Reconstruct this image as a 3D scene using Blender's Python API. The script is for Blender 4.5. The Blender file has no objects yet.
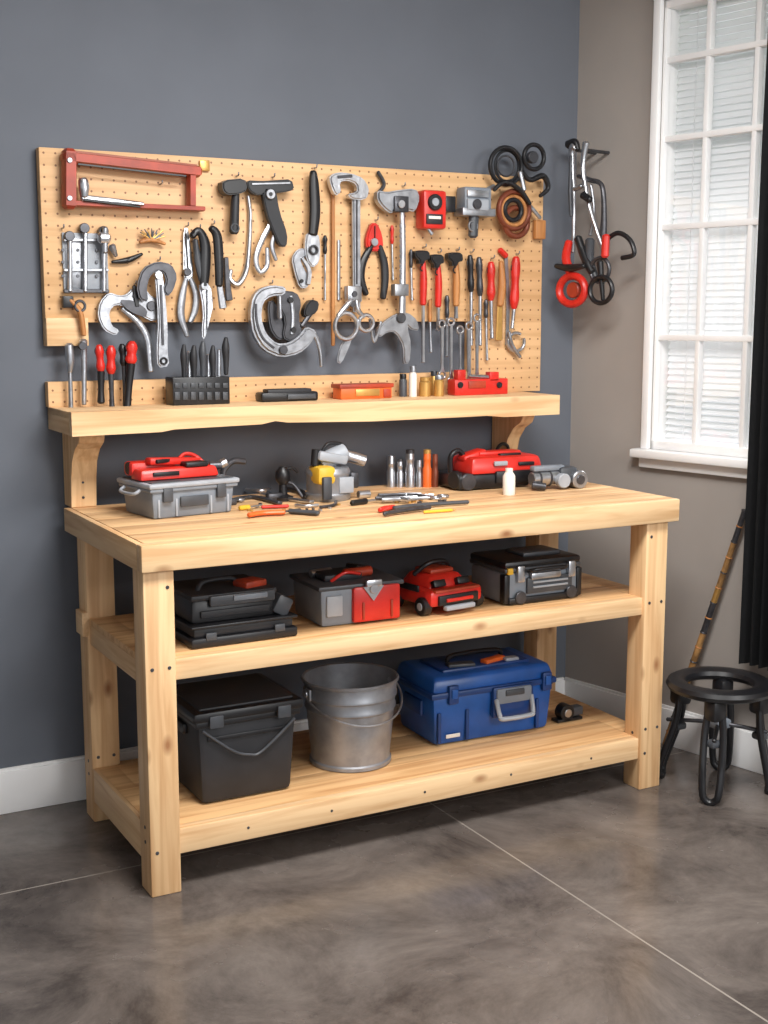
import bpy,bmesh,math,random
from mathutils import Vector,Matrix,Euler
random.seed(4)
SC=bpy.context.scene
try: SC.view_settings.view_transform='Standard'
except Exception as e: print(e)
def rgb(r,g,b): return tuple(((x/255)/12.92 if x/255<=.04045 else ((x/255+.055)/1.055)**2.4) for x in (r,g,b))+(1,)
# ---------------------------------------------------------------- materials
def newmat(name):
    m=bpy.data.materials.new(name); m.use_nodes=True
    nt=m.node_tree; b=nt.nodes['Principled BSDF']; return m,nt,b
def N(nt,t,**k):
    n=nt.nodes.new(t)
    for a,v in k.items(): setattr(n,a,v)
    return n
def mat(name,c,rough=.5,metal=0,var=.12,scale=12,bump=0.0,coat=0):
    m,nt,b=newmat(name)
    tc=N(nt,'ShaderNodeTexCoord'); no=N(nt,'ShaderNodeTexNoise')
    no.inputs['Scale'].default_value=scale; no.inputs['Detail'].default_value=4
    nt.links.new(tc.outputs['Object'],no.inputs['Vector'])
    cr=N(nt,'ShaderNodeValToRGB'); col=rgb(*c)
    cr.color_ramp.elements[0].position=.3; cr.color_ramp.elements[1].position=.7
    cr.color_ramp.elements[0].color=tuple(x*(1-var) for x in col[:3])+(1,)
    cr.color_ramp.elements[1].color=tuple(min(1,x*(1+var)) for x in col[:3])+(1,)
    nt.links.new(no.outputs['Fac'],cr.inputs['Fac']); nt.links.new(cr.outputs['Color'],b.inputs['Base Color'])
    b.inputs['Roughness'].default_value=rough; b.inputs['Metallic'].default_value=metal
    if coat: b.inputs['Coat Weight'].default_value=coat
    if bump:
        bp=N(nt,'ShaderNodeBump'); bp.inputs['Strength'].default_value=bump; bp.inputs['Distance'].default_value=.01
        nt.links.new(no.outputs['Fac'],bp.inputs['Height']); nt.links.new(bp.outputs['Normal'],b.inputs['Normal'])
    return m
def wood(name,axis,c1=(232,196,150),c2=(208,164,116),knots=True):
    m,nt,b=newmat(name)
    tc=N(nt,'ShaderNodeTexCoord'); mp=N(nt,'ShaderNodeMapping')
    s=[24,24,24]; s[axis]=1.3; mp.inputs['Scale'].default_value=s
    nt.links.new(tc.outputs['Object'],mp.inputs['Vector'])
    no=N(nt,'ShaderNodeTexNoise'); no.inputs['Scale'].default_value=1.6; no.inputs['Detail'].default_value=8; no.inputs['Distortion'].default_value=.6
    nt.links.new(mp.outputs['Vector'],no.inputs['Vector'])
    cr=N(nt,'ShaderNodeValToRGB'); e=cr.color_ramp.elements
    e[0].position=.34; e[0].color=rgb(*c2); e[1].position=.58; e[1].color=rgb(*c1)
    nt.links.new(no.outputs['Fac'],cr.inputs['Fac'])
    last=cr.outputs['Color']
    if knots:
        mp2=N(nt,'ShaderNodeMapping'); s=[9,9,9]; s[axis]=4.6; mp2.inputs['Scale'].default_value=s; mp2.inputs['Location'].default_value=(3.3,1.2,.2)
        nt.links.new(tc.outputs['Object'],mp2.inputs['Vector'])
        vo=N(nt,'ShaderNodeTexVoronoi'); vo.inputs['Scale'].default_value=1.0
        nt.links.new(mp2.outputs['Vector'],vo.inputs['Vector'])
        r2=N(nt,'ShaderNodeValToRGB'); q=r2.color_ramp.elements
        q[0].position=.03; q[0].color=(.9,.9,.9,1); q[1].position=.15; q[1].color=(0,0,0,1)
        nt.links.new(vo.outputs['Distance'],r2.inputs['Fac'])
        mx=N(nt,'ShaderNodeMixRGB'); mx.inputs['Color2'].default_value=rgb(152,98,58)
        nt.links.new(r2.outputs['Color'],mx.inputs['Fac']); nt.links.new(last,mx.inputs['Color1']); last=mx.outputs['Color']
    nt.links.new(last,b.inputs['Base Color']); b.inputs['Roughness'].default_value=.55
    bp=N(nt,'ShaderNodeBump'); bp.inputs['Strength'].default_value=.15; bp.inputs['Distance'].default_value=.005
    nt.links.new(no.outputs['Fac'],bp.inputs['Height']); nt.links.new(bp.outputs['Normal'],b.inputs['Normal'])
    return m
WX=wood('pine_x',0); WY=wood('pine_y',1); WZ=wood('pine_z',2,(232,194,146),(208,162,114))
PLY=wood('pine_shelf_board',0,(224,180,128),(196,146,96),False)
PLYT=wood('pine_top_board',0,(226,186,138),(200,154,108),True)
HW=wood('handle_wood',2,(190,130,75),(150,95,50),False)
def pegmat():
    m=wood('pegboard_face',0,(224,181,132),(208,163,114),False); nt=m.node_tree; b=nt.nodes['Principled BSDF']
    src=b.inputs['Base Color'].links[0].from_socket
    tc=N(nt,'ShaderNodeTexCoord'); sp=N(nt,'ShaderNodeSeparateXYZ'); nt.links.new(tc.outputs['Object'],sp.inputs[0])
    def fr(sock):
        a=N(nt,'ShaderNodeMath',operation='MULTIPLY'); a.inputs[1].default_value=1/.034; nt.links.new(sock,a.inputs[0])
        f=N(nt,'ShaderNodeMath',operation='FRACT'); nt.links.new(a.outputs[0],f.inputs[0])
        s=N(nt,'ShaderNodeMath',operation='SUBTRACT'); s.inputs[1].default_value=.5; nt.links.new(f.outputs[0],s.inputs[0])
        p=N(nt,'ShaderNodeMath',operation='POWER'); p.inputs[1].default_value=2; nt.links.new(s.outputs[0],p.inputs[0]); return p
    p1=fr(sp.outputs['X']); p2=fr(sp.outputs['Z'])
    ad=N(nt,'ShaderNodeMath',operation='ADD'); nt.links.new(p1.outputs[0],ad.inputs[0]); nt.links.new(p2.outputs[0],ad.inputs[1])
    lt=N(nt,'ShaderNodeMath',operation='LESS_THAN'); lt.inputs[1].default_value=.009; nt.links.new(ad.outputs[0],lt.inputs[0])
    mx=N(nt,'ShaderNodeMixRGB'); mx.inputs['Color2'].default_value=rgb(132,90,56)
    nt.links.new(lt.outputs[0],mx.inputs['Fac']); nt.links.new(src,mx.inputs['Color1']); nt.links.new(mx.outputs['Color'],b.inputs['Base Color'])
    return m
PEG=pegmat()
STEEL=mat('brushed_steel',(162,164,169),.38,.85,.22,30,.16)
CHR=mat('chrome_steel',(192,194,199),.28,.92,.15,26,.2)
DST=mat('dark_steel',(78,78,82),.36,.6,.3,35)
BLK=mat('black_plastic',(24,24,27),.38,0,.2,15)
BLK2=mat('black_rubber',(36,37,41),.55,0,.2,15)
RED=mat('red_plastic',(204,42,32),.35,0,.18,14)
DRED=mat('rust_red_paint',(162,58,34),.45,0,.3,16)
ORG=mat('orange_plastic',(228,104,42),.4,0,.1,10)
YEL=mat('yellow_plastic',(224,178,54),.4,0,.1,10)
COP=mat('copper_leather',(120,62,42),.4,.3,.25,10)
GRY=mat('gray_plastic',(122,129,138),.45,0,.12,14)
LGRY=mat('light_gray_plastic',(156,161,168),.45,0,.12,14)
DGRY=mat('dark_gray_plastic',(66,69,74),.42,0,.2,14)
GALV=mat('galvanized_steel',(152,154,159),.42,.6,.2,18,.08)
BLUE=mat('blue_plastic',(28,82,156),.36,0,.22,10)
DBLUE=mat('deep_blue_plastic',(20,58,116),.4,0,.2,10)
WHT=mat('white_paint',(240,240,240),.4,0,.03,6)
WPL=mat('white_plastic',(232,226,216),.4,0,.04,6)
BRS=mat('brass',(200,156,88),.35,.6,.15,15)
CURT=mat('black_curtain_fabric',(18,18,20),.85,0,.2,40)
BAM=mat('bamboo',(140,104,62),.5,0,.6,30)
WB=mat('blue_gray_wall_paint',(98,103,112),.75,0,.06,3,.03)
WR=mat('warm_gray_wall_paint',(156,149,143),.75,0,.05,3,.03)
CEIL=mat('ceiling_paint',(236,234,230),.8,0,.02,3)
GREEN=mat('foliage',(130,165,104),.8,0,.4,8)
def blindmat():
    m=mat('blind_slat',(250,250,251),.5,0,.02,8); nt=m.node_tree; b=nt.nodes['Principled BSDF']; o=nt.nodes['Material Output']
    tr=N(nt,'ShaderNodeBsdfTranslucent'); tr.inputs[0].default_value=(.95,.96,.98,1); x=N(nt,'ShaderNodeMixShader'); x.inputs[0].default_value=.5
    nt.links.new(b.outputs[0],x.inputs[1]); nt.links.new(tr.outputs[0],x.inputs[2]); nt.links.new(x.outputs[0],o.inputs[0]); return m
BLIND=blindmat()
def glass():
    m=bpy.data.materials.new('window_glass'); m.use_nodes=True; nt=m.node_tree; nt.nodes.clear()
    o=N(nt,'ShaderNodeOutputMaterial'); t=N(nt,'ShaderNodeBsdfTransparent'); g=N(nt,'ShaderNodeBsdfGlossy'); g.inputs['Roughness'].default_value=.02
    x=N(nt,'ShaderNodeMixShader'); x.inputs[0].default_value=.06
    nt.links.new(t.outputs[0],x.inputs[1]); nt.links.new(g.outputs[0],x.inputs[2]); nt.links.new(x.outputs[0],o.inputs[0]); return m
GLS=glass()
def floormat():
    m,nt,b=newmat('polished_concrete_tile')
    tc=N(nt,'ShaderNodeTexCoord')
    n1=N(nt,'ShaderNodeTexNoise'); n1.inputs['Scale'].default_value=2.4; n1.inputs['Detail'].default_value=10; n1.inputs['Roughness'].default_value=.74; n1.inputs['Distortion'].default_value=.5
    nt.links.new(tc.outputs['Object'],n1.inputs['Vector'])
    cr=N(nt,'ShaderNodeValToRGB'); e=cr.color_ramp.elements
    e[0].position=.34; e[0].color=rgb(66,60,57); e[1].position=.68; e[1].color=rgb(122,113,107)
    nt.links.new(n1.outputs['Fac'],cr.inputs['Fac'])
    sp=N(nt,'ShaderNodeSeparateXYZ'); nt.links.new(tc.outputs['Object'],sp.inputs[0])
    def line(sock,off,per):
        a=N(nt,'ShaderNodeMath',operation='SUBTRACT'); a.inputs[1].default_value=off-20*per; nt.links.new(sock,a.inputs[0])
        d=N(nt,'ShaderNodeMath',operation='DIVIDE'); d.inputs[1].default_value=per; nt.links.new(a.outputs[0],d.inputs[0])
        f=N(nt,'ShaderNodeMath',operation='FRACT'); nt.links.new(d.outputs[0],f.inputs[0])
        l=N(nt,'ShaderNodeMath',operation='LESS_THAN'); l.inputs[1].default_value=.0055/per; nt.links.new(f.outputs[0],l.inputs[0]); return l
    lx=line(sp.outputs['X'],1.945,1.65); ly=line(sp.outputs['Y'],3.27,1.75)
    mx=N(nt,'ShaderNodeMath',operation='MAXIMUM'); nt.links.new(lx.outputs[0],mx.inputs[0]); nt.links.new(ly.outputs[0],mx.inputs[1])
    c=N(nt,'ShaderNodeMixRGB'); c.inputs['Color2'].default_value=rgb(146,138,130)
    nt.links.new(mx.outputs[0],c.inputs['Fac']); nt.links.new(cr.outputs['Color'],c.inputs['Color1']); nt.links.new(c.outputs['Color'],b.inputs['Base Color'])
    n2=N(nt,'ShaderNodeTexNoise'); n2.inputs['Scale'].default_value=4; n2.inputs['Detail'].default_value=7
    nt.links.new(tc.outputs['Object'],n2.inputs['Vector'])
    mr=N(nt,'ShaderNodeMapRange'); mr.inputs['From Min'].default_value=.3; mr.inputs['From Max'].default_value=.7; mr.inputs['To Min'].default_value=.1; mr.inputs['To Max'].default_value=.34
    nt.links.new(n2.outputs['Fac'],mr.inputs['Value']); nt.links.new(mr.outputs[0],b.inputs['Roughness'])
    return m
FLR=floormat()
# ---------------------------------------------------------------- camera and survey of the photo
FP=1285.0; YAW=math.radians(28.5); PIT=math.radians(8.7); CZ=1.5
Cc=Vector((0,0,CZ)); sy,cy,sp_,cp=math.sin(YAW),math.cos(YAW),math.sin(PIT),math.cos(PIT)
Fv=Vector((sy*cp,cy*cp,-sp_)); Rv=Vector((cy,-sy,0)); Uv=Rv.cross(Fv)
cam=bpy.data.cameras.new('camera'); camo=bpy.data.objects.new('camera',cam); SC.collection.objects.link(camo)
cam.sensor_fit='HORIZONTAL'; cam.sensor_width=36; cam.lens=FP/768*36
Mx=Matrix((Rv,Uv,-Fv)).transposed().to_4x4(); Mx.translation=Cc; camo.matrix_world=Mx; SC.camera=camo
YW=3.84; YB=3.80; TZ=.935; MZ=.627; BZ=.17; SZ=1.232
P0=Vector((2.87,YW,0)); RA=math.radians(12); DR=Vector((math.sin(RA),-math.cos(RA),0)); NR=Vector((-math.cos(RA),-math.sin(RA),0))
def meas(u,v,pl,off):
    """measured photo point -> the real surface it lies on (b: pegboard, t: bench top, r: right wall)"""
    d=Fv+Rv*((u-384)/FP)-Uv*((v-512)/FP)
    if pl=='b': t=(YB-off)/d.y
    elif pl=='t': t=(TZ+off-CZ)/d.z
    elif pl=='r': t=NR.dot(P0+NR*off-Cc)/NR.dot(d)
    return Cc+d*t,t/FP
NORM={'b':Vector((0,-1,0)),'t':Vector((0,0,1)),'r':NR}
BAS={'b':(Vector((1,0,0)),Vector((0,0,1))),'t':(Vector((1,0,0)),Vector((0,1,0))),'r':(DR,Vector((0,0,1)))}
# ---------------------------------------------------------------- builder
RND=[(math.cos(i*math.tau/10),math.sin(i*math.tau/10)) for i in range(10)]
FLT=[(1,.3),(.7,1),(-.7,1),(-1,.3),(-1,-.3),(-.7,-1),(.7,-1),(1,-.3)]
def cat(P,n=6):
    if len(P)<3: return P
    o=[]
    for i in range(len(P)-1):
        p0=P[max(i-1,0)];p1=P[i];p2=P[i+1];p3=P[min(i+2,len(P)-1)]
        for k in range(n):
            t=k/n
            o.append(tuple(.5*(2*b+(c-a)*t+(2*a-5*b+4*c-d)*t*t+(3*b-a-3*c+d)*t**3) for a,b,c,d in zip(p0,p1,p2,p3)))
    o.append(P[-1]); return o
class B:
    def __init__(s,name,loc=None,rz=0):
        s.name=name;s.bm=bmesh.new();s.mats=[];s.loc=loc;s.rz=rz
    def mi(s,m):
        if m not in s.mats: s.mats.append(m)
        return s.mats.index(m)
    def merge(s,t,m):
        i=s.mi(m)
        bmesh.ops.recalc_face_normals(t,faces=t.faces[:])
        for f in t.faces: f.material_index=i
        me=bpy.data.meshes.new('t'); t.to_mesh(me); t.free(); s.bm.from_mesh(me); bpy.data.meshes.remove(me); return s
    def box(s,c,size,m,bev=.003,rot=None,taper=None,seg=2):
        t=bmesh.new(); bmesh.ops.create_cube(t,size=1)
        for v in t.verts:
            k=(taper if (taper and v.co.z>0) else (1,1))
            v.co=Vector((v.co.x*size[0]*k[0],v.co.y*size[1]*k[1],v.co.z*size[2]))
        if bev>0: bmesh.ops.bevel(t,geom=t.edges[:],offset=min(bev,min(size)*.45),segments=seg,profile=.5,affect='EDGES')
        M=Matrix.Translation(Vector(c))
        if rot is not None: M=M@(rot if isinstance(rot,Matrix) else Euler(rot).to_matrix().to_4x4())
        t.transform(M); return s.merge(t,m)
    def lathe(s,prof,base,m,axis=(0,0,1),seg=28,scale=(1,1)):
        t=bmesh.new(); ax=Vector(axis).normalized(); q=Vector((0,0,1)).rotation_difference(ax)
        rings=[]
        for r,z in prof:
            if r<1e-5: rings.append([t.verts.new(Vector(base)+q@Vector((0,0,z)))])
            else: rings.append([t.verts.new(Vector(base)+q@Vector((r*scale[0]*math.cos(k*math.tau/seg),r*scale[1]*math.sin(k*math.tau/seg),z))) for k in range(seg)])
        for a,b in zip(rings,rings[1:]):
            for k in range(seg):
                k2=(k+1)%seg
                if len(a)==1 and len(b)==1: continue
                if len(a)==1: t.faces.new((a[0],b[k],b[k2]))
                elif len(b)==1: t.faces.new((a[k],a[k2],b[0]))
                else: t.faces.new((a[k],a[k2],b[k2],b[k]))
        for R in (rings[0],rings[-1]):
            if len(R)>1 and (prof[0]!=prof[-1]): t.faces.new(R)
        return s.merge(t,m)
    def cyl(s,p0,p1,r,m,r1=None,seg=20,bev=.1):
        p0=Vector(p0);p1=Vector(p1);L=(p1-p0).length; r1=r if r1 is None else r1; b=min(r,r1)*bev
        return s.lathe([(0,0),(r-b,0),(r,min(b,L*.4)),(r1,L-min(b,L*.4)),(r1-b,L),(0,L)],p0,m,p1-p0,seg)
    def sweep(s,pts,ws,ts,nrm,m,sh=RND,closed=False,rounded=True):
        t=bmesh.new(); n=len(pts); rings=[]
        def tan(i):
            a=pts[(i-1)%n] if closed else pts[max(i-1,0)]; b=pts[(i+1)%n] if closed else pts[min(i+1,n-1)]
            d=b-a
            return d.normalized() if d.length>1e-9 else Vector((0,0,1))
        def ring(p,tg,w,h):
            sd=tg.cross(nrm)
            if sd.length<1e-3: sd=Vector((1,0,0)) if abs(tg.x)<.9 else Vector((0,1,0))
            sd.normalize(); nn=sd.cross(tg).normalized()
            return [t.verts.new(p+sd*(a*w/2)+nn*(b*h/2)) for a,b in sh]
        if not closed and rounded: rings.append(ring(pts[0]-tan(0)*min(ws[0],ts[0])*.22,tan(0),ws[0]*.6,ts[0]*.6))
        for i in range(n): rings.append(ring(pts[i],tan(i),ws[i],ts[i]))
        if not closed and rounded: rings.append(ring(pts[-1]+tan(n-1)*min(ws[-1],ts[-1])*.22,tan(n-1),ws[-1]*.6,ts[-1]*.6))
        k=len(sh); L=len(rings)
        for i in range(L if closed else L-1):
            a=rings[i];b=rings[(i+1)%L]
            for j in range(k): t.faces.new((a[j],a[(j+1)%k],b[(j+1)%k],b[j]))
        if not closed: t.faces.new(rings[0]); t.faces.new(rings[-1])
        return s.merge(t,m)
    def sw(s,path,m,th=None,off=.014,sh='r',pl='b',sm=True):
        P=cat(path) if sm else path
        pts=[];ws=[]
        for u,v,w in P:
            p,k=meas(u,v,pl,off); pts.append(p); ws.append(w*k)
        ts=[th]*len(ws) if th else [min(w,.03) for w in ws]
        return s.sweep(pts,ws,ts,NORM[pl],m,RND if sh=='r' else FLT)
    def poly(s,pp,m,th=.012,off=.03,pl='b',bev=.0045,round_=True):
        """forged plate with the given outline lying on the surface, edges rolled over"""
        if round_:
            q=[]; n=len(pp)
            for i in range(n):
                a,b=pp[i],pp[(i+1)%n]; q.append((a[0]*.78+b[0]*.22,a[1]*.78+b[1]*.22)); q.append((a[0]*.22+b[0]*.78,a[1]*.22+b[1]*.78))
            pp=q
        t=bmesh.new(); nn=NORM[pl]; P=[meas(u,v,pl,off)[0] for u,v in pp]
        a=[t.verts.new(p) for p in P]; b=[t.verts.new(p-nn*th) for p in P]; n=len(P)
        f1=t.faces.new(a); t.faces.new(b[::-1])
        for i in range(n): t.faces.new((a[i],b[i],b[(i+1)%n],a[(i+1)%n]))
        bmesh.ops.recalc_face_normals(t,faces=t.faces[:])
        if bev: bmesh.ops.bevel(t,geom=list(f1.edges),offset=min(bev,th*.45),segments=3,affect='EDGES')
        return s.merge(t,m)
    def ring(s,u,v,r,w,m,off=.014,pl='b',a0=0,a1=360,asp=1,th=None):
        c,k=meas(u,v,pl,off); X,Z=BAS[pl]; full=abs(a1-a0)>=360; n=28
        pts=[];N_=n if full else n+1
        for i in range(N_):
            a=math.radians(a0+(a1-a0)*i/n); pts.append(c+X*(r*k*asp*math.cos(a))+Z*(r*k*math.sin(a)))
        return s.sweep(pts,[w*k]*N_,[th or w*k]*N_,NORM[pl],m,closed=full)
    def disc(s,u,v,r,m,off=.02,th=.02,pl='b'):
        c,k=meas(u,v,pl,off); n=NORM[pl]; return s.cyl(c-n*th,c,r*k,m)
    def pb(s,u0,v0,u1,v1,m,off=.03,th=.025,bev=.003,bottom=None):
        um,vm=(u0+u1)/2,(v0+v1)/2
        x0=meas(u0,vm,'b',off)[0].x;x1=meas(u1,vm,'b',off)[0].x;z1=meas(um,v0,'b',off)[0].z
        z0=meas(um,v1,'b',off)[0].z if bottom is None else bottom
        return s.box(((x0+x1)/2,YB-off+th/2,(z0+z1)/2),(x1-x0,th,z1-z0),m,bev)
    def prism(s,poly,o,X,Y,th,m,bev=0):
        X=Vector(X).normalized();Y=Vector(Y).normalized();Z=X.cross(Y); o=Vector(o); t=bmesh.new()
        a=[t.verts.new(o+X*p[0]+Y*p[1]) for p in poly]; b=[t.verts.new(o+X*p[0]+Y*p[1]+Z*th) for p in poly]
        t.faces.new(a);t.faces.new(b[::-1]);n=len(poly)
        for i in range(n): t.faces.new((a[i],b[i],b[(i+1)%n],a[(i+1)%n]))
        if bev: bmesh.ops.bevel(t,geom=t.edges[:],offset=bev,segments=1,affect='EDGES')
        return s.merge(t,m)
    def pipe(s,pts,r,m,nrm=(0,1,0),smooth=True):
        P=[tuple(p) for p in pts]
        if smooth: P=cat(P)
        P=[Vector(p) for p in P]; return s.sweep(P,[r]*len(P),[r]*len(P),Vector(nrm),m)
    def done(s,parent=None):
        me=bpy.data.meshes.new(s.name); s.bm.to_mesh(me); s.bm.free()
        for m in s.mats: me.materials.append(m)
        o=bpy.data.objects.new(s.name,me); SC.collection.objects.link(o)
        if s.loc is None:
            cs=[v.co for v in me.vertices]
            c=Vector([(min(q[i] for q in cs)+max(q[i] for q in cs))/2 for i in range(3)])
            me.transform(Matrix.Translation(-c)); o.location=c
        else: o.location=s.loc; o.rotation_euler=(0,0,s.rz)
        for p in me.polygons: p.use_smooth=True
        me.set_sharp_from_angle(angle=math.radians(36))
        if parent: o.parent=parent
        return o
def empty(name):
    e=bpy.data.objects.new(name,None); SC.collection.objects.link(e); e.empty_display_size=.1; return e
# ---------------------------------------------------------------- room
def bx(name,x0,x1,y0,y1,z0,z1,m,parent=None,bev=0):
    b=B(name); b.box(((x0+x1)/2,(y0+y1)/2,(z0+z1)/2),(x1-x0,y1-y0,z1-z0),m,bev); return b.done(parent)
fl=B('floor',(0,0,0)); fl.box((.7,1.2,-.05),(7.4,5.6,.1),FLR,0); fl.done()
bx('wall_back',-2.9,2.95,YW,YW+.1,0,2.8,WB)
bx('wall_left',-3.0,-2.9,-1.5,YW+.1,0,2.8,WR)
bx('ceiling',-3.0,4.3,-1.5,YW+.1,2.8,2.9,CEIL)
ang=-math.pi/2+RA
def wr(b,s0,s1,z0,z1,o0,o1,m,bev=0):
    c=P0+DR*((s0+s1)/2)+NR*((o0+o1)/2); c.z=(z0+z1)/2
    return b.box(c,(s1-s0,abs(o1-o0),z1-z0),m,bev,rot=(0,0,ang))
S0,S1,W0,W1=.37,1.058,1.04,2.53
b=B('wall_right')
wr(b,0,S0,0,2.8,-.12,0,WR); wr(b,S1,5.4,0,2.8,-.12,0,WR); wr(b,S0,S1,0,W0,-.12,0,WR); wr(b,S0,S1,W1,2.8,-.12,0,WR); b.done()
b=B('baseboard_back'); b.box(((-2.9+2.87)/2,YW-.009,.066),(5.75,.018,.132),WHT,.004); b.box(((-2.9+2.87)/2,YW-.005,.135),(5.75,.01,.012),WHT,.003); b.done()
b=B('baseboard_right'); wr(b,.004,5.3,0,.132,0,.018,WHT,.004); wr(b,.004,5.3,.129,.141,0,.01,WHT,.003); b.done()
W=empty('window_1')
b=B('casing')
wr(b,S0-.03,S0,W0,W1+.05,0,.022,WHT,.004); wr(b,S1,S1+.036,W0,W1+.05,0,.022,WHT,.004); wr(b,S0-.03,S1+.036,W1,W1+.05,0,.024,WHT,.004)
wr(b,S0-.055,S1+.06,W0-.03,W0,-.02,.05,WHT,.006); wr(b,S0-.035,S1+.04,W0-.065,W0-.03,0,.022,WHT,.004)
wr(b,S0,S0+.012,W0,W1,-.12,0,WHT,.002); wr(b,S1-.018,S1,W0,W1,-.12,0,WHT,.002); wr(b,S0,S1,W0,W0+.03,-.12,-.0,WHT,.002); wr(b,S0,S1,W1-.025,W1,-.12,0,WHT,.002)
for s in (.542,.728,.9): wr(b,s-.009,s+.009,W0,W1,-.035,-.008,WHT,.003)
for z in (1.425,1.795,2.085,2.34): wr(b,S0,S1,z-.010,z+.010,-.036,-.006,WHT,.003)
b.done(W)
b=B('glass'); wr(b,S0+.012,S1-.018,W0+.02,W1-.02,-.024,-.021,GLS); b.done(W)
b=B('blinds')
z=W0+.05
while z<W1-.03:
    c=P0+DR*((S0+S1)/2)+NR*(-.062); c.z=z
    b.box(c,(S1-S0-.035,.026,.0014),BLIND,0,rot=Matrix.Rotation(ang,4,'Z')@Matrix.Rotation(math.radians(62 if z>1.25 else 42),4,'X')); z+=.022
for k in (.1,.32,.56): wr(b,S0+k-.001,S0+k+.001,W0+.04,W1-.03,-.05,-.048,BLIND)
b.done(W)
b=B('curtain'); t=bmesh.new(); cols=[]
n=60
for i in range(n+1):
    s=.83+.34*i/n; o=.085+.022*math.sin(i*1.05)+.008*math.sin(i*2.3); col=[]
    for z,f in ((.385,1.1),(1.2,1),(2.0,.9),(2.6,.5)):
        p=P0+DR*s+NR*(.085+(o-.085)*f); p.z=z; col.append(t.verts.new(p))
    cols.append(col)
for a,c in zip(cols,cols[1:]):
    for j in range(3): t.faces.new((a[j],c[j],c[j+1],a[j+1]))
bmesh.ops.solidify(t,geom=t.faces[:],thickness=.004)
b.merge(t,CURT); b.done()
b=B('curtain_rod'); p=P0+DR*.2+NR*.085; q=P0+DR*1.35+NR*.085; p.z=q.z=2.615; b.cyl(p,q,.011,DST)
for s in (.22,1.3):
    a=P0+DR*s; a.z=2.615; b.cyl(a,a+NR*.085,.007,DST)
b.done()
b=B('garden_hedge')
for i in range(26):
    t=bmesh.new(); bmesh.ops.create_icosphere(t,subdivisions=3,radius=random.uniform(.3,.55))
    for v in t.verts: v.co*=1+random.uniform(-.12,.12)
    t.transform(Matrix.Translation((5.6+random.uniform(-.3,.3),.2+i*.2,random.uniform(.1,.85)))); b.merge(t,GREEN)
b.done()
bx('garden_ground',4.6,12,-4,9,-.12,-.02,GREEN)
# ---------------------------------------------------------------- workbench
X0,X1,YF,YK=.966,2.70,3.04,3.775
WBn=empty('workbench')
b=B('tabletop')
b.box(((X0+X1)/2,YF+.02,TZ-.035),(X1-X0,.04,.07),WX,.004)
for i in range(5):
    y0=YF+.04+i*(YK-YF-.04)/5; y1=y0+(YK-YF-.04)/5
    b.box(((X0+X1)/2+.009,(y0+y1)/2,TZ-.0325),(X1-X0-.02,y1-y0-.0001,.065),PLYT,.0003)
b.done(WBn)
b=B('end_board'); b.box((X0+.009,(YF+.04+YK)/2,TZ-.0355),(.018,YK-YF-.04,.069),WY,.002); b.done(WBn)
def leg(nm,x,y,sx=.085,sy_=.085):
    b=B(nm); b.box((x+sx/2,y+sy_/2,(TZ-.07)/2),(sx,sy_,TZ-.07),WZ,.004)
    for zz in (.12,.2,.61,.82):
        for dx in (.22,.78):
            if random.random()<.8: b.cyl((x+sx*dx,y+.001,zz),(x+sx*dx,y-.0015,zz),.005,DST,seg=10)
    for zz in (.14,.18): b.cyl((x+.001,y+.04,zz),(x-.0015,y+.04,zz),.005,DST,seg=10)
    b.done(WBn)
leg('leg_1',.974,3.06,.082); leg('leg_2',2.588,3.06,.085,.08); leg('leg_3',.985,3.63); leg('leg_4',2.588,3.63)
XA,XB=1.056,2.588
b=B('middle_shelf')
b.box(((XA+XB)/2,3.085,MZ-.0275),(XB-XA,.03,.055),WX,.003)
for i in range(3):
    y0=3.10+i*.176; b.box(((XA+XB)/2,y0+.088,MZ-.011),(XB-XA+.005,.1754,.02),PLY,.001)
for (xa,xb) in ((.99,XA),(XB,2.668)): b.box(((xa+xb)/2,3.39,MZ-.011),(xb-xa,.47,.02),PLY,.001)
b.done(WBn)
b=B('middle_side_rails')
for x in (.99,2.625): b.box((x+.02,3.39,MZ-.052),(.035,.49,.06),WY,.003)
b.box((.98,3.665,MZ-.02),(.02,.07,.07),WY,.002)
b.box((1.83,3.69,MZ-.05),(1.5,.035,.06),WX,.003)
b.done(WBn)
b=B('bottom_shelf')
b.box(((XA+XB)/2,3.085,BZ-.034),(XB-XA,.035,.068),WX,.003)
for i in range(3):
    y0=3.10+i*.176; b.box(((XA+XB)/2,y0+.088,BZ-.011),(XB-XA+.005,.1754,.02),PLY,.001)
for (xa,xb) in ((1.0,XA),(XB,2.668)): b.box(((xa+xb)/2,3.39,BZ-.011),(xb-xa,.47,.02),PLY,.001)
for x in (1.25,1.5,1.8,2.1,2.4): b.cyl((x,3.0685,BZ-.034),(x,3.0665,BZ-.034),.004,DST,seg=10)
b.done(WBn)
b=B('bottom_side_rails')
for x in (.985,2.625): b.box((x+.02,3.39,BZ-.055),(.035,.49,.105),WY,.003)
b.box((1.83,3.69,BZ-.06),(1.5,.035,.08),WX,.003)
b.done(WBn)
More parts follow.
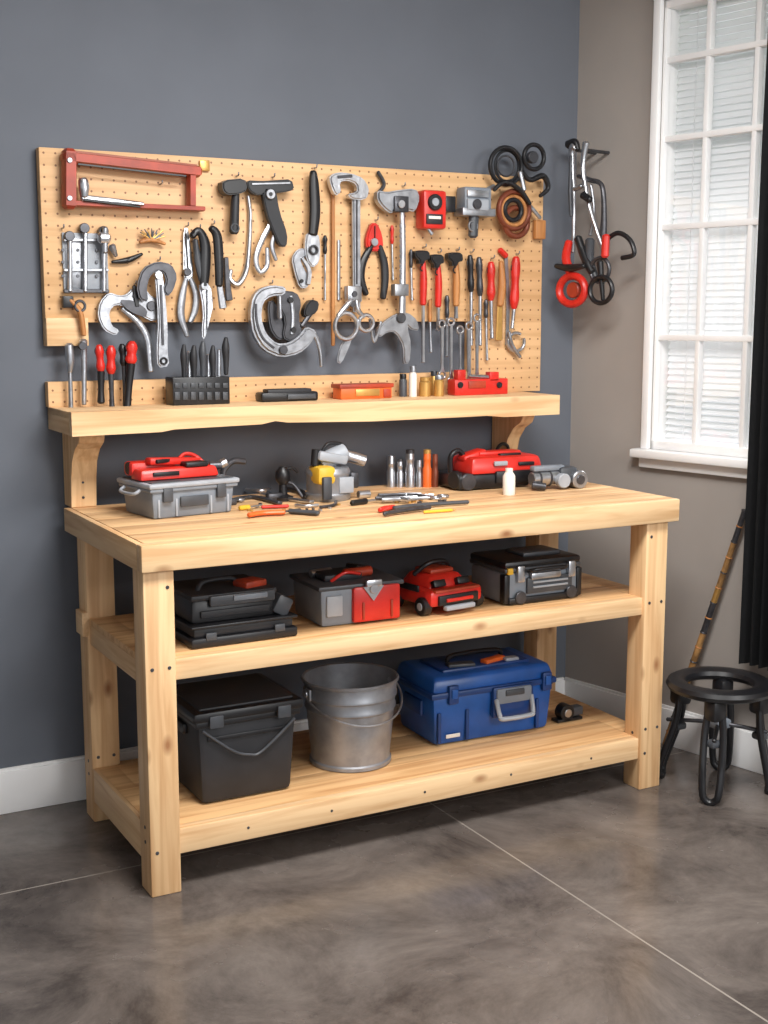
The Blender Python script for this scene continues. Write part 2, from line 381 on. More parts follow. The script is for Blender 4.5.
# ---------------------------------------------------------------- pegboard and shelf
b=B('pegboard')
xl=.94; xr=2.70; zt=1.976
zc1=meas(270,322,'b',0)[0].z; zc0=meas(260,377,'b',0)[0].z; xs=meas(470,350,'b',0)[0].x
th=.036; yc=YB+th/2
b.box(((xl+xr)/2,yc,(zt+zc1)/2),(xr-xl,th,zt-zc1),PEG,.002)
b.box(((xs+xr)/2,yc,(zc1+zc0)/2),(xr-xs,th,zc1-zc0),PEG,.0)
b.box(((xl+xr)/2,yc,(SZ+zc0)/2),(xr-xl,th,zc0-SZ),PEG,.0)
zb=meas(60,346,'b',0)[0].z; zb1=meas(60,318,'b',0)[0].z
b.box((xl+.062,YB+.0135,(zb+zb1)/2),(.124,.043,zb1-zb),WX,.002)
for u,v in ((62,228),(186,226),(198,228),(212,224),(236,176),(250,190),(272,177),(314,168),(375,220),(402,186),(423,247),(438,252),(456,250),(470,252),(491,258),(516,254),(270,283),(134,284),(158,260),(160,184)):
    p,k=meas(u,v,'b',0); b.pipe([p+Vector((0,.002,0)),p+Vector((0,-.018,0)),p+Vector((0,-.022,.009))],.0045,STEEL,(1,0,0))
b.done()
b=B('wall_shelf')
b.box(((.945+2.62)/2,3.72,SZ-.011),(1.675,.232,.022),WX,.002)
poly=[(0,0),(1.675,0),(1.675,-.066),(1.45,-.067),(1.38,-.060),(1.3,-.061),(.95,-.062),(.66,-.054),(.62,-.048),(.575,-.056),(.3,-.060),(.26,-.066),(0,-.068)]
b.prism(poly,(.945,3.6,SZ),(1,0,0),(0,0,1),.03,WX)
for x in (.945,2.595): b.box((x+.0125,3.72,SZ-.034),(.025,.232,.066),WY,.002)
def bracket(x,w):
    pr=[(3.836,TZ),(3.755,TZ),(3.75,TZ+.09),(3.735,TZ+.14),(3.70,TZ+.18),(3.655,TZ+.20),(3.64,TZ+.228),(3.836,TZ+.228)]
    b.prism(pr,(x,0,0),(0,1,0),(0,0,1),w,WZ,.002)
bracket(.985,.075); bracket(2.52,.05)
for z in (.03,.075): b.cyl((1.02,3.7545,TZ+z),(1.02,3.7505,TZ+z),.004,DST,seg=10)
b.done()
# ---------------------------------------------------------------- pegboard tools
def T(n): return B(n)
t=T('bow_saw'); t.sw([(64,157,11),(198,172,11)],DRED,.05,.03,'f'); t.sw([(69,152,14),(69,206,14)],DRED,.05,.03,'f'); t.sw([(64,203,6),(203,209,5)],DRED,.04,.03,'f'); t.sw([(191,170,8),(191,206,8)],DRED,.04,.03,'f')
t.sw([(66,151,3),(196,166,3)],COP,.02,.034,'f'); t.sw([(78,164,2),(186,176,2)],BLK,.004,.058,'f'); t.disc(70,160,2.5,STEEL,.06,.01); t.disc(70,198,2.5,STEEL,.06,.01)
t.sw([(83,180,10),(84,188,11),(84,197,8)],CHR,None,.05); t.sw([(82,198,7),(110,201,7),(143,204,4)],CHR,.016,.05); t.sw([(84,200,3),(140,207,2)],BLK,.008,.056); t.done()
t=T('paint_swatch_tag'); t.pb(200,160,210,171,BRS,.012,.008); t.done()
t=T('hinge_plate'); t.pb(63,233,108,293,LGRY,.008,.007,.002); t.pb(66,238,83,288,STEEL,.011,.003,.001)
for u,v0 in ((70,234),(85,226),(104,229)):
    t.sw([(u,v0,5),(u,291,5)],CHR,None,.02); t.disc(u,v0+2,5,DST,.03,.02)
    for v in (250,262,276): t.disc(u-7,v,1.6,DST,.014,.004)
t.sw([(64,240,3),(108,240,3)],STEEL,.012,.016,'f'); t.sw([(64,270,3),(108,270,3)],STEEL,.012,.016,'f'); t.sw([(64,291,4),(108,291,4)],DST,.012,.016,'f'); t.done()
t=T('drill_bit_holder'); t.sw([(100,238,12),(108,238,12)],CHR,None,.04); t.sw([(105,228,6),(105,252,6)],STEEL,None,.04); t.sw([(112,246,8),(116,256,4)],STEEL,None,.02); t.done()
t=T('wire_brush')
for i in range(34):
    a=random.uniform(-2.7,-.3); L=random.uniform(7,16); t.sw([(152,240,2),(152+L*math.cos(a),240+L*math.sin(a)*.9,1.0)],BRS if i%2 else DST,.003,.02+.001*(i%5),sm=False)
t.sw([(140,242,4),(152,240,5),(165,244,3)],HW,None,.02); t.done()
t=T('awl'); t.sw([(112,262,3),(128,260,6),(142,254,3)],BLK,None,.014); t.done()
t=T('black_hook'); t.pb(63,296,74,308,BLK,.03,.02); t.sw([(70,300,4),(80,312,6),(84,335,5)],HW,None,.026); t.ring(80,306,5,3,DST,.03); t.done()
t=T('locking_pliers'); t.poly([(98,316),(100,302),(109,292),(121,296),(128,294),(134,287),(146,289),(152,297),(162,299),(162,316),(154,322),(142,316),(130,308),(116,304),(109,312),(112,326),(120,330),(116,336),(104,330)],STEEL,.02,.03)
t.poly([(118,300),(134,300),(148,310),(146,318),(130,312)],DST,.006,.034,bev=.001)
t.sw([(122,308,6),(138,322,7),(148,340,7),(151,371,6)],CHR,.012,.016,'r'); t.sw([(160,316,5),(158,336,5),(162,352,4)],STEEL,.01,.014,'r'); t.disc(152,306,5,DST,.036,.02); t.disc(136,296,3,BLK,.036,.02); t.sw([(134,286,4),(137,306,5)],BLK,.01,.032,'f')
t.done()
t=T('adjustable_wrench'); t.poly([(140,300),(137,286),(143,268),(158,261),(172,264),(178,276),(174,290),(168,297),(163,290),(167,281),(164,272),(156,271),(150,277),(147,288),(149,302)],DST,.014,.058)
t.poly([(155,268),(163,270),(168,320),(168,352),(170,366),(158,368),(157,350),(159,320)],STEEL,.010,.056); t.sw([(161,285,2.5),(163,345,2.5)],DST,.003,.058,'f'); t.disc(159,275,4,CHR,.064,.02); t.ring(164,361,3,2,BLK,.06); t.done()
t=T('needle_nose_pliers'); t.poly([(184,228),(189,228),(193,262),(194,276),(188,282),(184,276),(184,262)],CHR,.014,.02); t.sw([(186,278,5),(182,298,8),(181,316,8),(187,336,5)],STEEL,.014,.014,'r'); t.sw([(190,278,5),(196,294,7),(195,310,7),(190,322,5)],STEEL,.012,.014,'r'); t.sw([(186,234,1.5),(188,268,1.5)],BLK,.003,.022,'f'); t.disc(188,272,4,DST,.028,.02); t.done()
t=T('tin_snips'); t.sw([(192,236,7),(199,231,8),(205,244,11),(205,266,12),(204,286,9)],BLK,.022,.044); t.poly([(199,282),(211,284),(214,305),(209,325),(205,340),(202,336),(204,310)],CHR,.01,.044); t.sw([(207,290,1.5),(207,332,1)],DST,.003,.046,'f'); t.sw([(195,240,5),(198,262,8),(202,280,7)],DGRY,.02,.04); t.disc(205,286,4,STEEL,.054,.02); t.done()
t=T('flat_file'); t.sw([(211,228,7),(217,236,10),(219,262,10),(219,285,8)],BLK,.024,.07); t.sw([(219,283,6),(223,308,8)],STEEL,.008,.066,'f'); t.done()
t=T('small_pry_bar'); t.sw([(226,258,5),(227,280,6),(229,300,8)],DST,.012,.02,'f'); t.done()
t=T('rubber_mallet'); t.poly([(223,180),(246,178),(248,190),(240,194),(228,195),(223,190)],BLK,.045,.06,bev=.004); t.sw([(236,190,7),(235,205,9),(234,232,10)],BLK2,None,.036); t.ring(235,228,4,2,DGRY,.05); t.done()
t=T('bent_pry_hook'); t.sw([(248,196,4),(250,215,4.5),(249,245,5),(246,270,6),(238,284,6),(230,279,5),(231,270,4)],CHR,None,.01); t.done()
t=T('pipe_wrench'); t.poly([(247,180),(262,181),(276,180),(292,179),(295,190),(280,193),(268,192),(258,196),(249,190)],BLK,.026,.05,bev=.003); t.poly([(262,188),(276,188),(280,212),(288,234),(287,247),(280,246),(274,232),(267,214)],BLK2,.022,.05,bev=.003)
t.sw([(272,222,6),(262,240,6),(256,258,6),(260,272,5),(267,266,5),(267,248,4)],CHR,.012,.03); t.sw([(277,228,4),(272,245,5),(276,260,4)],STEEL,.012,.028); t.disc(271,194,5,STEEL,.06,.02); t.disc(271,194,2,BLK,.062,.01); t.sw([(252,184,2),(290,183,2)],STEEL,.004,.052,'f'); t.done()
t=T('ratchet_wrench'); t.sw([(313,172,7),(314,185,11),(315,212,12),(313,234,10)],BLK,.024,.036); t.poly([(307,232),(319,233),(321,246),(320,262),(313,268),(307,260),(305,246)],CHR,.016,.036)
t.poly([(307,248),(298,249),(292,258),(295,272),(300,288),(308,288),(311,278),(304,268),(301,259),(308,256)],STEEL,.012,.026); t.sw([(302,258,3),(309,270,5),(308,284,5)],CHR,.01,.03,'f'); t.ring(314,250,4,2.5,DST,.042); t.disc(302,281,2,BLK,.032,.01); t.done()
t=T('wooden_dowel'); t.sw([(333,190,4),(333,345,4)],HW,None,.012,sm=False); t.done()
t=T('steel_ruler'); t.sw([(339,240,3),(339,300,3)],STEEL,.003,.008,'f',sm=False); t.done()
t=T('bar_clamp'); t.poly([(331,184),(330,176),(338,172),(352,173),(364,178),(370,188),(368,198),(361,200),(352,199),(348,194),(358,192),(357,184),(348,180),(340,182),(342,192),(336,196)],CHR,.026,.05,bev=.005); t.poly([(353,196),(361,196),(361,312),(354,312)],STEEL,.012,.036,round_=False)
t.pb(348,286,362,302,CHR,.05,.03); t.sw([(357,200,1.5),(357,284,1.5)],DST,.003,.038,'f'); t.disc(355,294,3,DST,.055,.01); t.sw([(338,177,3),(352,176,3)],DST,.004,.052,'f'); t.done()
t=T('scissors'); t.ring(346,326,13,4.5,CHR,.07,asp=.95); t.ring(366,323,8,4,CHR,.07); t.sw([(356,300,4),(358,310,5),(364,317,4)],CHR,None,.07); t.sw([(338,316,5),(346,306,6),(352,300,4)],CHR,None,.07)
t.poly([(354,334),(350,346),(342,364),(337,362),(340,348),(346,338)],STEEL,.008,.06); t.sw([(370,320,3),(374,342,3),(381,322,3)],STEEL,None,.06); t.disc(353,304,3,DST,.076,.01); t.done()
t=T('small_wire_hook'); t.sw([(378,172,4),(384,184,4),(379,192,4)],DST,None,.014); t.done()
t=T('lineman_pliers'); t.poly([(372,223),(378,223),(383,235),(384,248),(376,252),(367,248),(367,236)],RED,.018,.026); t.sw([(371,246,6),(363,262,8),(361,278,8),(366,294,6)],BLK,.022,.018); t.sw([(379,246,6),(384,262,8),(385,280,8),(383,298,6)],BLK2,.022,.018)
t.disc(375,242,4,CHR,.036,.02); t.sw([(375,226,1.2),(375,238,1.2)],BLK,.003,.029,'f'); t.done()
t=T('gear_puller'); t.poly([(378,190),(388,192),(398,190),(417,188),(421,198),(416,212),(408,210),(396,208),(392,214),(384,208),(378,200)],STEEL,.03,.055,bev=.006); t.pb(395,196,409,212,DST,.065,.04); t.disc(402,204,4,CHR,.075,.01); t.sw([(402,210,6),(403,255,6),(402,320,8)],CHR,.016,.04)
for v in range(226,282,5): t.ring(402.5,v,3,1.2,STEEL,.044)
t.pb(395,284,409,296,STEEL,.06,.03); t.poly([(396,314),(408,312),(418,320),(420,331),(412,330),(408,326),(412,345),(410,364),(404,364),(404,346),(396,332),(388,332),(380,338),(376,331),(384,322)],STEEL,.016,.044); t.disc(402,318,5,DST,.054,.02); t.done()
t=T('red_tape_measure'); t.pb(424,190,447,229,RED,.07,.06,.01); t.pb(446,196,456,212,BLK,.05,.04); t.disc(436,202,8,BLK,.08,.015); t.disc(436,202,4,LGRY,.085,.01); t.pb(427,214,443,224,BLK2,.075,.01,.002); t.pb(429,216,441,219,WPL,.077,.004,.001); t.sw([(428,228,4),(432,234,4)],CHR,.01,.05); t.done()
t=T('bench_grinder_head'); t.pb(465,187,492,215,GRY,.07,.06,.008); t.pb(468,190,489,197,CHR,.078,.01,.002); t.pb(468,199,489,210,LGRY,.078,.01,.003); t.disc(478,204,5,DST,.086,.012); t.sw([(474,214,11),(473,236,10)],DGRY,None,.05); t.pb(463,208,496,216,STEEL,.075,.06,.003)
t.sw([(486,190,4),(494,186,4)],CHR,None,.05); t.ring(473,226,5,2,STEEL,.06); t.done()
t=T('hose_coil'); t.ring(506,166,18,4.5,BLK,.05,asp=1.05); t.ring(507,166,15,3,BLK2,.03,asp=.95); t.ring(534,157,12,4.5,BLK,.06); t.disc(534,157,6,DST,.05,.02); t.ring(506,166,10,2,DST,.045)
t.sw([(522,172,5),(530,180,5),(543,176,6),(548,188,5),(540,196,4)],BLK,None,.05); t.ring(514,210,18,6,COP,.05); t.ring(514,211,14,4,HW,.056); t.ring(513,210,10,5,BLK,.06); t.ring(516,222,14,6,COP,.045)
t.sw([(494,190,4),(505,182,5),(520,190,5),(530,204,4)],BLK,None,.07); t.sw([(520,172,5),(524,190,5)],CHR,None,.06); t.pb(536,220,546,239,HW,.03,.02); t.sw([(530,206,4),(540,218,4)],CHR,None,.04); t.done()
def hammer(n,u,v,w,hm,v1,sm_,v2,tip=5,off=.03):
    t=T(n); t.poly([(u-w,v+1),(u-w,v-5),(u-2,v-6),(u+w,v-5),(u+w+1,v+3),(u+3,v+4),(u+2,v+8),(u-3,v+8),(u-3,v+4)],BLK,.028,off+.014); t.sw([(u,v+5,5),(u+.5,(v+v1)/2,7.5),(u,v1,6.5)],hm,None,off)
    t.ring(u,v+12,3,1.5,BLK,off+.006)
    if v2>v1: t.sw([(u,v1,3.5),(u,v2-6,3.5),(u,v2,tip)],sm_,.01,off,'f')
    t.done()
hammer('claw_hammer',423,256,7,RED,304,CHR,362)
hammer('claw_hammer',438,260,6,RED,306,CHR,330)
hammer('claw_hammer',456,258,7,HW,305,STEEL,318)
def driver(n,u0,v0,u1,v1,w,hm,u2,v2,off=.028,tipw=4,col=CHR):
    t=T(n); um,vm=(u0+u1)/2,(v0+v1)/2
    t.sw([(u0,v0,w*.7),(u0*.8+u1*.2,v0*.8+v1*.2,w),(um,vm,w*.8),(u0*.2+u1*.8,v0*.2+v1*.8,w),(u1,v1,w*.6)],hm,None,off)
    t.sw([(u1,v1,tipw),(u1*.4+u2*.6,v1*.4+v2*.6,tipw*.8),(u2,v2,tipw)],col,None,off); t.ring(u0*.8+u1*.2,v0*.8+v1*.2,w*.52,1,BLK if hm!=BLK else DGRY,off); t.done()
driver('screwdriver',470,256,471,292,7,BLK,471,345)
driver('screwdriver',479,258,480,296,7,DST,480,345)
driver('screwdriver',491,263,491,300,9,RED,492,338)
driver('screwdriver',516,258,514,308,10,RED,512,328)
driver('cold_chisel',447,296,447,318,5,DST,447,356,.016,3.5)
driver('cold_chisel',430,300,430,322,4.5,HW,431,352,.016,3)
driver('nail_punch',486,300,486,318,4.5,DST,487,360,.016,3)
driver('nail_punch',411,250,411,268,4,DST,412,300,.016,3)
driver('needle_file',392,226,392,244,4,RED,393,280,.014,2.5)
driver('needle_file',325,236,325,254,4.5,BLK,325,300,.014,2.5)
t=T('wood_chisel'); t.sw([(501,262,5),(502,285,8),(500,305,7)],HW,None,.034); t.sw([(500,303,6),(499,340,8)],BRS,.008,.03,'f'); t.done()
t=T('hook_wrench'); t.ring(516,342,9,3.5,CHR,.02,asp=1.1,a0=60,a1=380); t.sw([(509,332,3.5),(512,345,4),(520,357,3.5)],STEEL,None,.026); t.done()
t=T('red_cap_file'); t.sw([(500,250,6),(506,256,6)],RED,None,.012); t.sw([(506,256,4),(508,300,4),(507,345,4)],STEEL,.006,.008,'f'); t.done()
for u,v0,v1,w in ((442,324,372,5),(451,322,378,5),(460,330,372,4),(469,326,384,6),(477,318,376,5)):
    t=T('combination_wrench'); t.ring(u,v0,3.6,2.4,CHR,.045); t.sw([(u,v0+4,w-1),(u,v1-8,w-1.8),(u,v1,w+1.5)],CHR,.008,.045,'f'); t.ring(u,v1+3,3.6,2.4,CHR,.045,a0=130,a1=410); t.done()
t=T('vise_clamp'); t.poly([(254,296),(262,288),(274,285),(287,287),(286,295),(272,296),(264,302),(262,318),(267,334),(278,344),(290,343),(300,336),(307,326),(318,331),(312,344),(300,354),(282,358),(264,350),(254,334),(251,314)],STEEL,.03,.06,bev=.008)
t.poly([(280,290),(297,292),(302,302),(299,318),(303,332),(292,342),(283,338),(286,320),(279,305)],DST,.024,.05,bev=.004); t.poly([(268,302),(275,300),(283,320),(288,338),(278,340),(270,328)],DST,.016,.036)
t.sw([(256,304,2.5),(257,322,2.5),(263,338,2.5),(274,348,2.5)],DST,.004,.061,'f'); t.sw([(279,296,4),(280,318,5)],CHR,.016,.06); t.sw([(291,296,4),(293,316,4),(292,334,4)],CHR,.008,.052); t.sw([(304,336,6),(313,333,6),(319,346,4),(321,366,3)],CHR,.012,.045)
t.poly([(306,306),(312,299),(320,302),(318,312),(308,318),(304,314)],BLK,.03,.06); t.sw([(302,326,5),(310,314,5)],DST,None,.05); t.disc(284,350,4.5,DST,.07,.03); t.disc(291,300,3,BLK,.058,.01); t.disc(294,330,3,BLK,.058,.01); t.done()
t=T('nut_driver'); t.sw([(69,345,9),(70,360,9),(70,372,5)],CHR,None,.03); t.sw([(70,370,4),(71,408,5)],STEEL,None,.03); t.done()
t=T('nut_driver'); t.sw([(83,341,9),(84,360,6),(84,404,5)],CHR,None,.03); t.disc(83,346,4,DST,.05,.02); t.done()
driver('screwdriver',99,346,101,372,9,RED,101,402,.04,8,BLK); driver('screwdriver',111,347,111,374,10,RED,112,408,.045,6,DST)
driver('screwdriver',122,345,124,366,8,BLK,125,405,.03,5,DST); driver('screwdriver',132,343,131,364,12,RED,127,408,.05,9,BLK)
# wall-shelf items
t=T('bit_rack'); t.pb(173,377,230,406,BLK,.11,.07,.003,bottom=SZ)
for i in range(7): t.pb(175+i*8,383,180+i*8,388,DGRY,.114,.006,.001); t.pb(175+i*8,392,180+i*8,400,DGRY,.114,.006,.001)
for u,v,w in ((184,345,7),(194,346,8),(203,342,8),(213,346,7),(226,338,8)): t.sw([(u,v,w*.5),(u-.5,v+10,w),(u,v+22,w*.8),(u,v+36,w*.6)],BLK2 if u!=203 else DGRY,None,.08)
for u,v in ((189,352),(208,355),(219,350)): t.sw([(u,v,4),(u,379,4)],CHR,None,.07)
t.done()
t=T('black_tool_pouch'); t.pb(262,392,319,403,BLK,.1,.06,.008,bottom=SZ); t.pb(268,389,312,395,BLK2,.095,.045,.004); t.pb(288,394,316,399,DGRY,.106,.008,.002); t.done()
t=T('orange_parts_box'); t.pb(341,385,392,399,ORG,.1,.06,.003,bottom=SZ); t.pb(340,384,394,388,DRED,.104,.068,.002); t.pb(356,389,380,396,BRS,.104,.006,.001); t.pb(384,389,391,397,DRED,.104,.006,.001); t.done()
def jar(n,u,v0,r,m,cap,off=.07):
    t=T(n); p,k=meas(u,v0,'b',off); h=p.z-SZ; r*=k
    t.lathe([(0,0),(r,0),(r,h*.72),(r*.75,h*.8),(r*.75,h*.84)],(p.x,p.y,SZ),m,seg=20); t.lathe([(0,h*.8),(r*.85,h*.8),(r*.85,h*.98),(r*.8,h),(0,h)],(p.x,p.y,SZ),cap,seg=20); t.done()
jar('glue_jar',413,366,4,WPL,STEEL); jar('screw_jar',425,377,6,BRS,BRS); jar('screw_jar',439,375,5,BRS,STEEL,.09); jar('oil_bottle',403,374,4,DGRY,BLK,.05); jar('glue_jar',434,371,4,BRS,DST,.03)
t=T('red_clamp_block'); t.pb(455,379,508,391,RED,.1,.05,.003,bottom=SZ); t.pb(458,370,466,381,RED,.1,.03,.002); t.pb(490,372,499,381,RED,.1,.03,.002); t.pb(469,381,486,388,DRED,.104,.006,.001); t.sw([(470,376,4),(488,377,4)],CHR,None,.09); t.disc(461,385,3,BLK,.106,.01); t.disc(500,385,3,BLK,.106,.01); t.done()
# ---------------------------------------------------------------- right wall hanging set
t=T('hanging_clamp_set'); kw=dict(pl='r'); o=.12
t.sw([(575,146,11),(572,154,7),(574,200,4),(573,252,4)],CHR,None,o,**kw); t.sw([(568,145,9),(575,142,7),(578,150,5)],BLK,None,o,**kw); t.sw([(571,156,3),(570,190,4),(571,216,3)],DGRY,None,o+.01,**kw)
t.sw([(586,143,7),(583,165,5),(586,190,5),(592,215,5),(604,252,5)],CHR,None,o+.01,**kw); t.sw([(578,176,4),(590,180,5),(602,186,5),(604,215,6),(603,236,8)],DST,None,o,**kw)
t.sw([(583,195,8),(590,200,7)],BLK,None,o+.02,**kw); t.sw([(573,190,5),(582,186,5)],STEEL,None,o,**kw); t.sw([(591,185,3),(594,210,3),(590,235,4)],STEEL,None,o-.01,**kw)
t.sw([(569,242,8),(566,258,9),(570,272,9)],RED,None,o+.02,**kw); t.ring(572,290,14,8,RED,o+.02,pl='r',asp=1.2); t.disc(572,290,8,DRED,o+.02,.02,pl='r'); t.sw([(556,266,5),(570,268,8),(584,266,5)],BLK,None,o+.03,**kw)
t.sw([(578,238,8),(585,258,9),(592,272,8)],BLK,None,o+.01,**kw); t.sw([(590,240,10),(590,262,9),(596,278,7)],DGRY,None,o,**kw); t.ring(601,290,13,5,BLK,o+.02,pl='r',asp=1.1); t.ring(600,270,12,4,DST,o+.01,pl='r')
t.sw([(606,236,8),(605,256,8)],RED,None,o+.02,**kw); t.sw([(606,240,5),(618,233,5),(630,240,5),(634,254,5),(622,258,5)],BLK,None,o,**kw); t.sw([(600,262,7),(603,300,4)],BLK,None,o+.01,**kw)
for u in (573,586):
    p=meas(u,150,'r',o)[0]; t.cyl(p,p-NR*o,.006,DST)
t.done()
# ---------------------------------------------------------------- items on the bench top
t=B('gray_toolbox',(1.238,3.53,TZ),math.radians(8))
t.box((0,0,.045),(.25,.18,.09),GRY,.008,taper=(1.06,1.08)); t.box((0,0,.094),(.288,.216,.014),LGRY,.005); t.box((0,0,.082),(.28,.206,.012),GRY,.004)
for x in (-.085,.085): t.box((x,-.101,.068),(.03,.012,.04),DGRY,.003)
t.box((0,-.099,.045),(.09,.006,.03),DGRY,.003); t.box((0,0,.1015),(.26,.19,.004),DGRY,.001)
for x in (-.11,-.055,.055,.11): t.box((x,-.093,.03),(.006,.006,.05),LGRY,.001)
t.pipe([(-.146,-.05,.08),(-.162,-.04,.07),(-.162,.04,.07),(-.146,.05,.08)],.01,LGRY,(0,0,1)); t.done()
t=B('red_caulking_gun',(1.225,3.53,TZ+.104),math.radians(6))
t.box((-.005,-.02,.016),(.25,.08,.032),RED,.01,taper=(.94,.8)); t.box((-.06,.03,.028),(.14,.06,.04),RED,.01); t.box((.0,.0,.046),(.17,.035,.02),RED,.006,rot=(0,.06,.1)); t.box((.05,-.03,.038),(.07,.05,.014),BLK,.004)
t.box((-.04,-.01,.05),(.06,.03,.012),BLK,.004,rot=(0,0,.3)); t.cyl((.1,-.03,.028),(.135,-.04,.028),.012,DST); t.cyl((-.11,.03,.03),(-.13,.03,.03),.018,BLK); t.box((-.05,-.058,.018),(.08,.008,.012),BLK,.002); t.pipe([(.02,.02,.04),(.05,.03,.06),(.08,.02,.054),(.10,.0,.03)],.012,RED); t.done()
def flat(n,paths):
    t=T(n)
    for p in paths: t.sw(p[0],p[1],p[2],p[3],p[4] if len(p)>4 else 'r','t')
    t.done()
t=B('grease_gun',(1.415,3.60,TZ)); t.pipe([(-.02,.0,.016),(.0,.0,.05),(-.01,.0,.1),(.02,0,.13),(.06,.0,.128)],.02,DST); t.box((-.01,0,.01),(.07,.05,.02),DST,.006); t.cyl((-.03,0,.118),(.0,0,.13),.014,CHR); t.done()
flat('bent_wrench',[([(236,499,7),(255,497,5),(280,503,6)],DST,.012,.008),([(236,499,10),(242,500,8)],STEEL,.012,.008)])
flat('chrome_wrench',[([(262,494,5),(290,499,4),(312,502,7)],CHR,.01,.008,'f')])
flat('orange_utility_knife',[([(249,515,6),(262,513,8),(284,512,7)],ORG,.014,.01),([(282,512,4),(300,509,3)],DST,.006,.01)])
flat('utility_blade_tool',[([(290,511,7),(318,513,8)],DGRY,.014,.009),([(262,507,4),(288,506,4)],RED,.01,.007)])
flat('pry_bar',[([(284,488,5),(300,491,7),(306,497,5)],BLK,.014,.01)])
flat('steel_punch',[([(246,490,4),(262,491,5),(270,489,3)],CHR,None,.008)])
flat('hex_key',[([(320,507,3),(334,505,3),(336,501,3)],DST,None,.006)])
flat('carpenter_pencil',[([(424,512,3),(452,510,3)],YEL,None,.006),([(452,510,2.5),(456,509.7,1)],BRS,None,.006)])
flat('small_screwdriver',[([(352,503,6),(366,501,6)],BLK,None,.009),([(366,501,2.5),(384,499,2.5)],CHR,None,.009)])
flat('small_screwdriver',[([(240,508,5),(249,507,5)],YEL,None,.008),([(249,507,2),(262,505,2)],CHR,None,.008)])
flat('short_wrench',[([(296,505,5),(306,506,3),(318,505,5)],CHR,.008,.006,'f')])
t=T('loose_nuts')
for i in range(14):
    t.disc(random.uniform(238,340),random.uniform(502,510),random.uniform(1.3,2.2),random.choice([CHR,DST,BRS]),.006,.006,'t')
t.done()
t=B('spray_nozzle',(1.60,3.60,TZ)); t.lathe([(0,0),(.03,0),(.032,.012),(.014,.02),(.012,.05),(.022,.062),(.024,.075),(.022,.09),(.01,.105),(0,.106)],(0,0,0),BLK,seg=20); t.pipe([(0,0,.06),(.03,-.01,.05),(.055,-.02,.012)],.012,DST); t.box((-.03,0,.014),(.05,.03,.024),DST,.006); t.pipe([(.0,0,.09),(.03,0,.1),(.05,0,.085)],.009,BLK); t.done()
t=B('electric_motor_tool',(1.735,3.56,TZ))
t.lathe([(0,0),(.066,0),(.07,.006),(.07,.02),(.067,.024),(.067,.075),(.07,.08),(.07,.088),(.064,.1),(.05,.104),(0,.104)],(0,0,0),GALV,seg=32)
t.box((-.035,-.03,.082),(.06,.08,.056),YEL,.012); t.box((-.04,-.075,.045),(.03,.016,.07),DGRY,.004); t.cyl((-.03,0,.11),(.06,0,.145),.03,LGRY); t.cyl((.05,0,.138),(.12,-.02,.115),.018,CHR); t.box((.0,-.02,.132),(.1,.05,.03),LGRY,.008,rot=(0,.2,0))
t.box((.03,-.066,.05),(.05,.01,.05),LGRY,.004); t.box((.072,-.02,.06),(.03,.05,.05),DST,.006); t.cyl((.09,-.03,.012),(.13,-.03,.012),.012,CHR); t.cyl((-.055,-.02,.11),(-.05,-.02,.16),.013,BLK); t.pipe([(-.03,0,.13),(0,0,.172),(.05,0,.168),(.07,0,.14)],.012,BLK); t.done()
t=T('wrench_pile')
for i in range(15):
    u=random.uniform(388,424); v=random.uniform(494,500); a=random.uniform(-.3,.2); L=random.uniform(8,15)
    t.sw([(u-L,v-L*a*.5,4.5),(u,v,2.6),(u+L,v+L*a*.5,5)],random.choice([STEEL,CHR,DST]),.01,.006+.004*(i%3),'f','t')
for u,v in ((428,497),(436,498),(443,496)): t.ring(u,v,5,2.6,CHR,.006,'t')
for i in range(10): t.disc(random.uniform(388,446),random.uniform(498,504),random.uniform(1.5,2.6),random.choice([CHR,DST,BRS]),.007,.007,'t')
t.done()
def sock(n,x,y,r,h,m,m2=None):
    t=B(n,(x,y,TZ)); t.lathe([(0,0),(r,0),(r,h*.5),(r*.8,h*.55),(r*.8,h*.7),(r*.86,h*.72),(r*.86,h*.78),(r*.8,h*.8),(r*.8,h*.96),(r*.7,h),(0,h)],(0,0,0),m,seg=20)
    if m2: t.lathe([(0,h*.9),(r*.84,h*.9),(r*.84,h*1.0),(0,h*1.02)],(0,0,0),m2,seg=20)
    t.done()
for u,r,h,m,m2 in ((391,.015,.105,CHR,None),(400,.012,.095,CHR,DST),(410,.017,.125,CHR,DST),(419,.011,.09,STEEL,None),(427,.015,.125,ORG,BRS),(435,.011,.11,COP,None)):
    p=meas(u,487,'t',0)[0]; sock('deep_socket',p.x,p.y,r,h,m,m2)
flat('long_nose_pliers',[([(380,510,5),(386,508,9),(394,507,6)],RED,.014,.01),([(394,508,6),(420,505,6),(450,503,5),(468,502,4)],DGRY,.012,.01),([(384,514,4),(400,511,5),(430,507,5)],DST,.012,.01)])
t=B('red_drill_case',(2.34,3.585,TZ),math.radians(-3))
t.box((-.02,0,.028),(.27,.17,.05),BLK,.012); t.box((.03,-.005,.078),(.28,.16,.056),RED,.014,taper=(.92,.86)); t.box((.03,-.01,.112),(.16,.05,.016),RED,.006); t.box((-.06,.0,.104),(.09,.06,.03),RED,.01,rot=(0,-.25,0))
t.cyl((-.14,-.05,.035),(-.16,-.055,.035),.03,BLK); t.cyl((-.12,-.09,.03),(-.12,-.075,.03),.028,DST); t.box((.05,-.088,.04),(.14,.012,.04),BLK,.004); t.box((.0,-.086,.085),(.05,.01,.015),LGRY,.003); t.box((.1,-.082,.08),(.06,.01,.012),BLK,.003); t.box((.06,-.04,.108),(.08,.02,.008),BLK,.002)
t.pipe([(-.14,.0,.05),(-.14,0,.105),(-.11,0,.124),(-.08,0,.09)],.018,BLK); t.done()
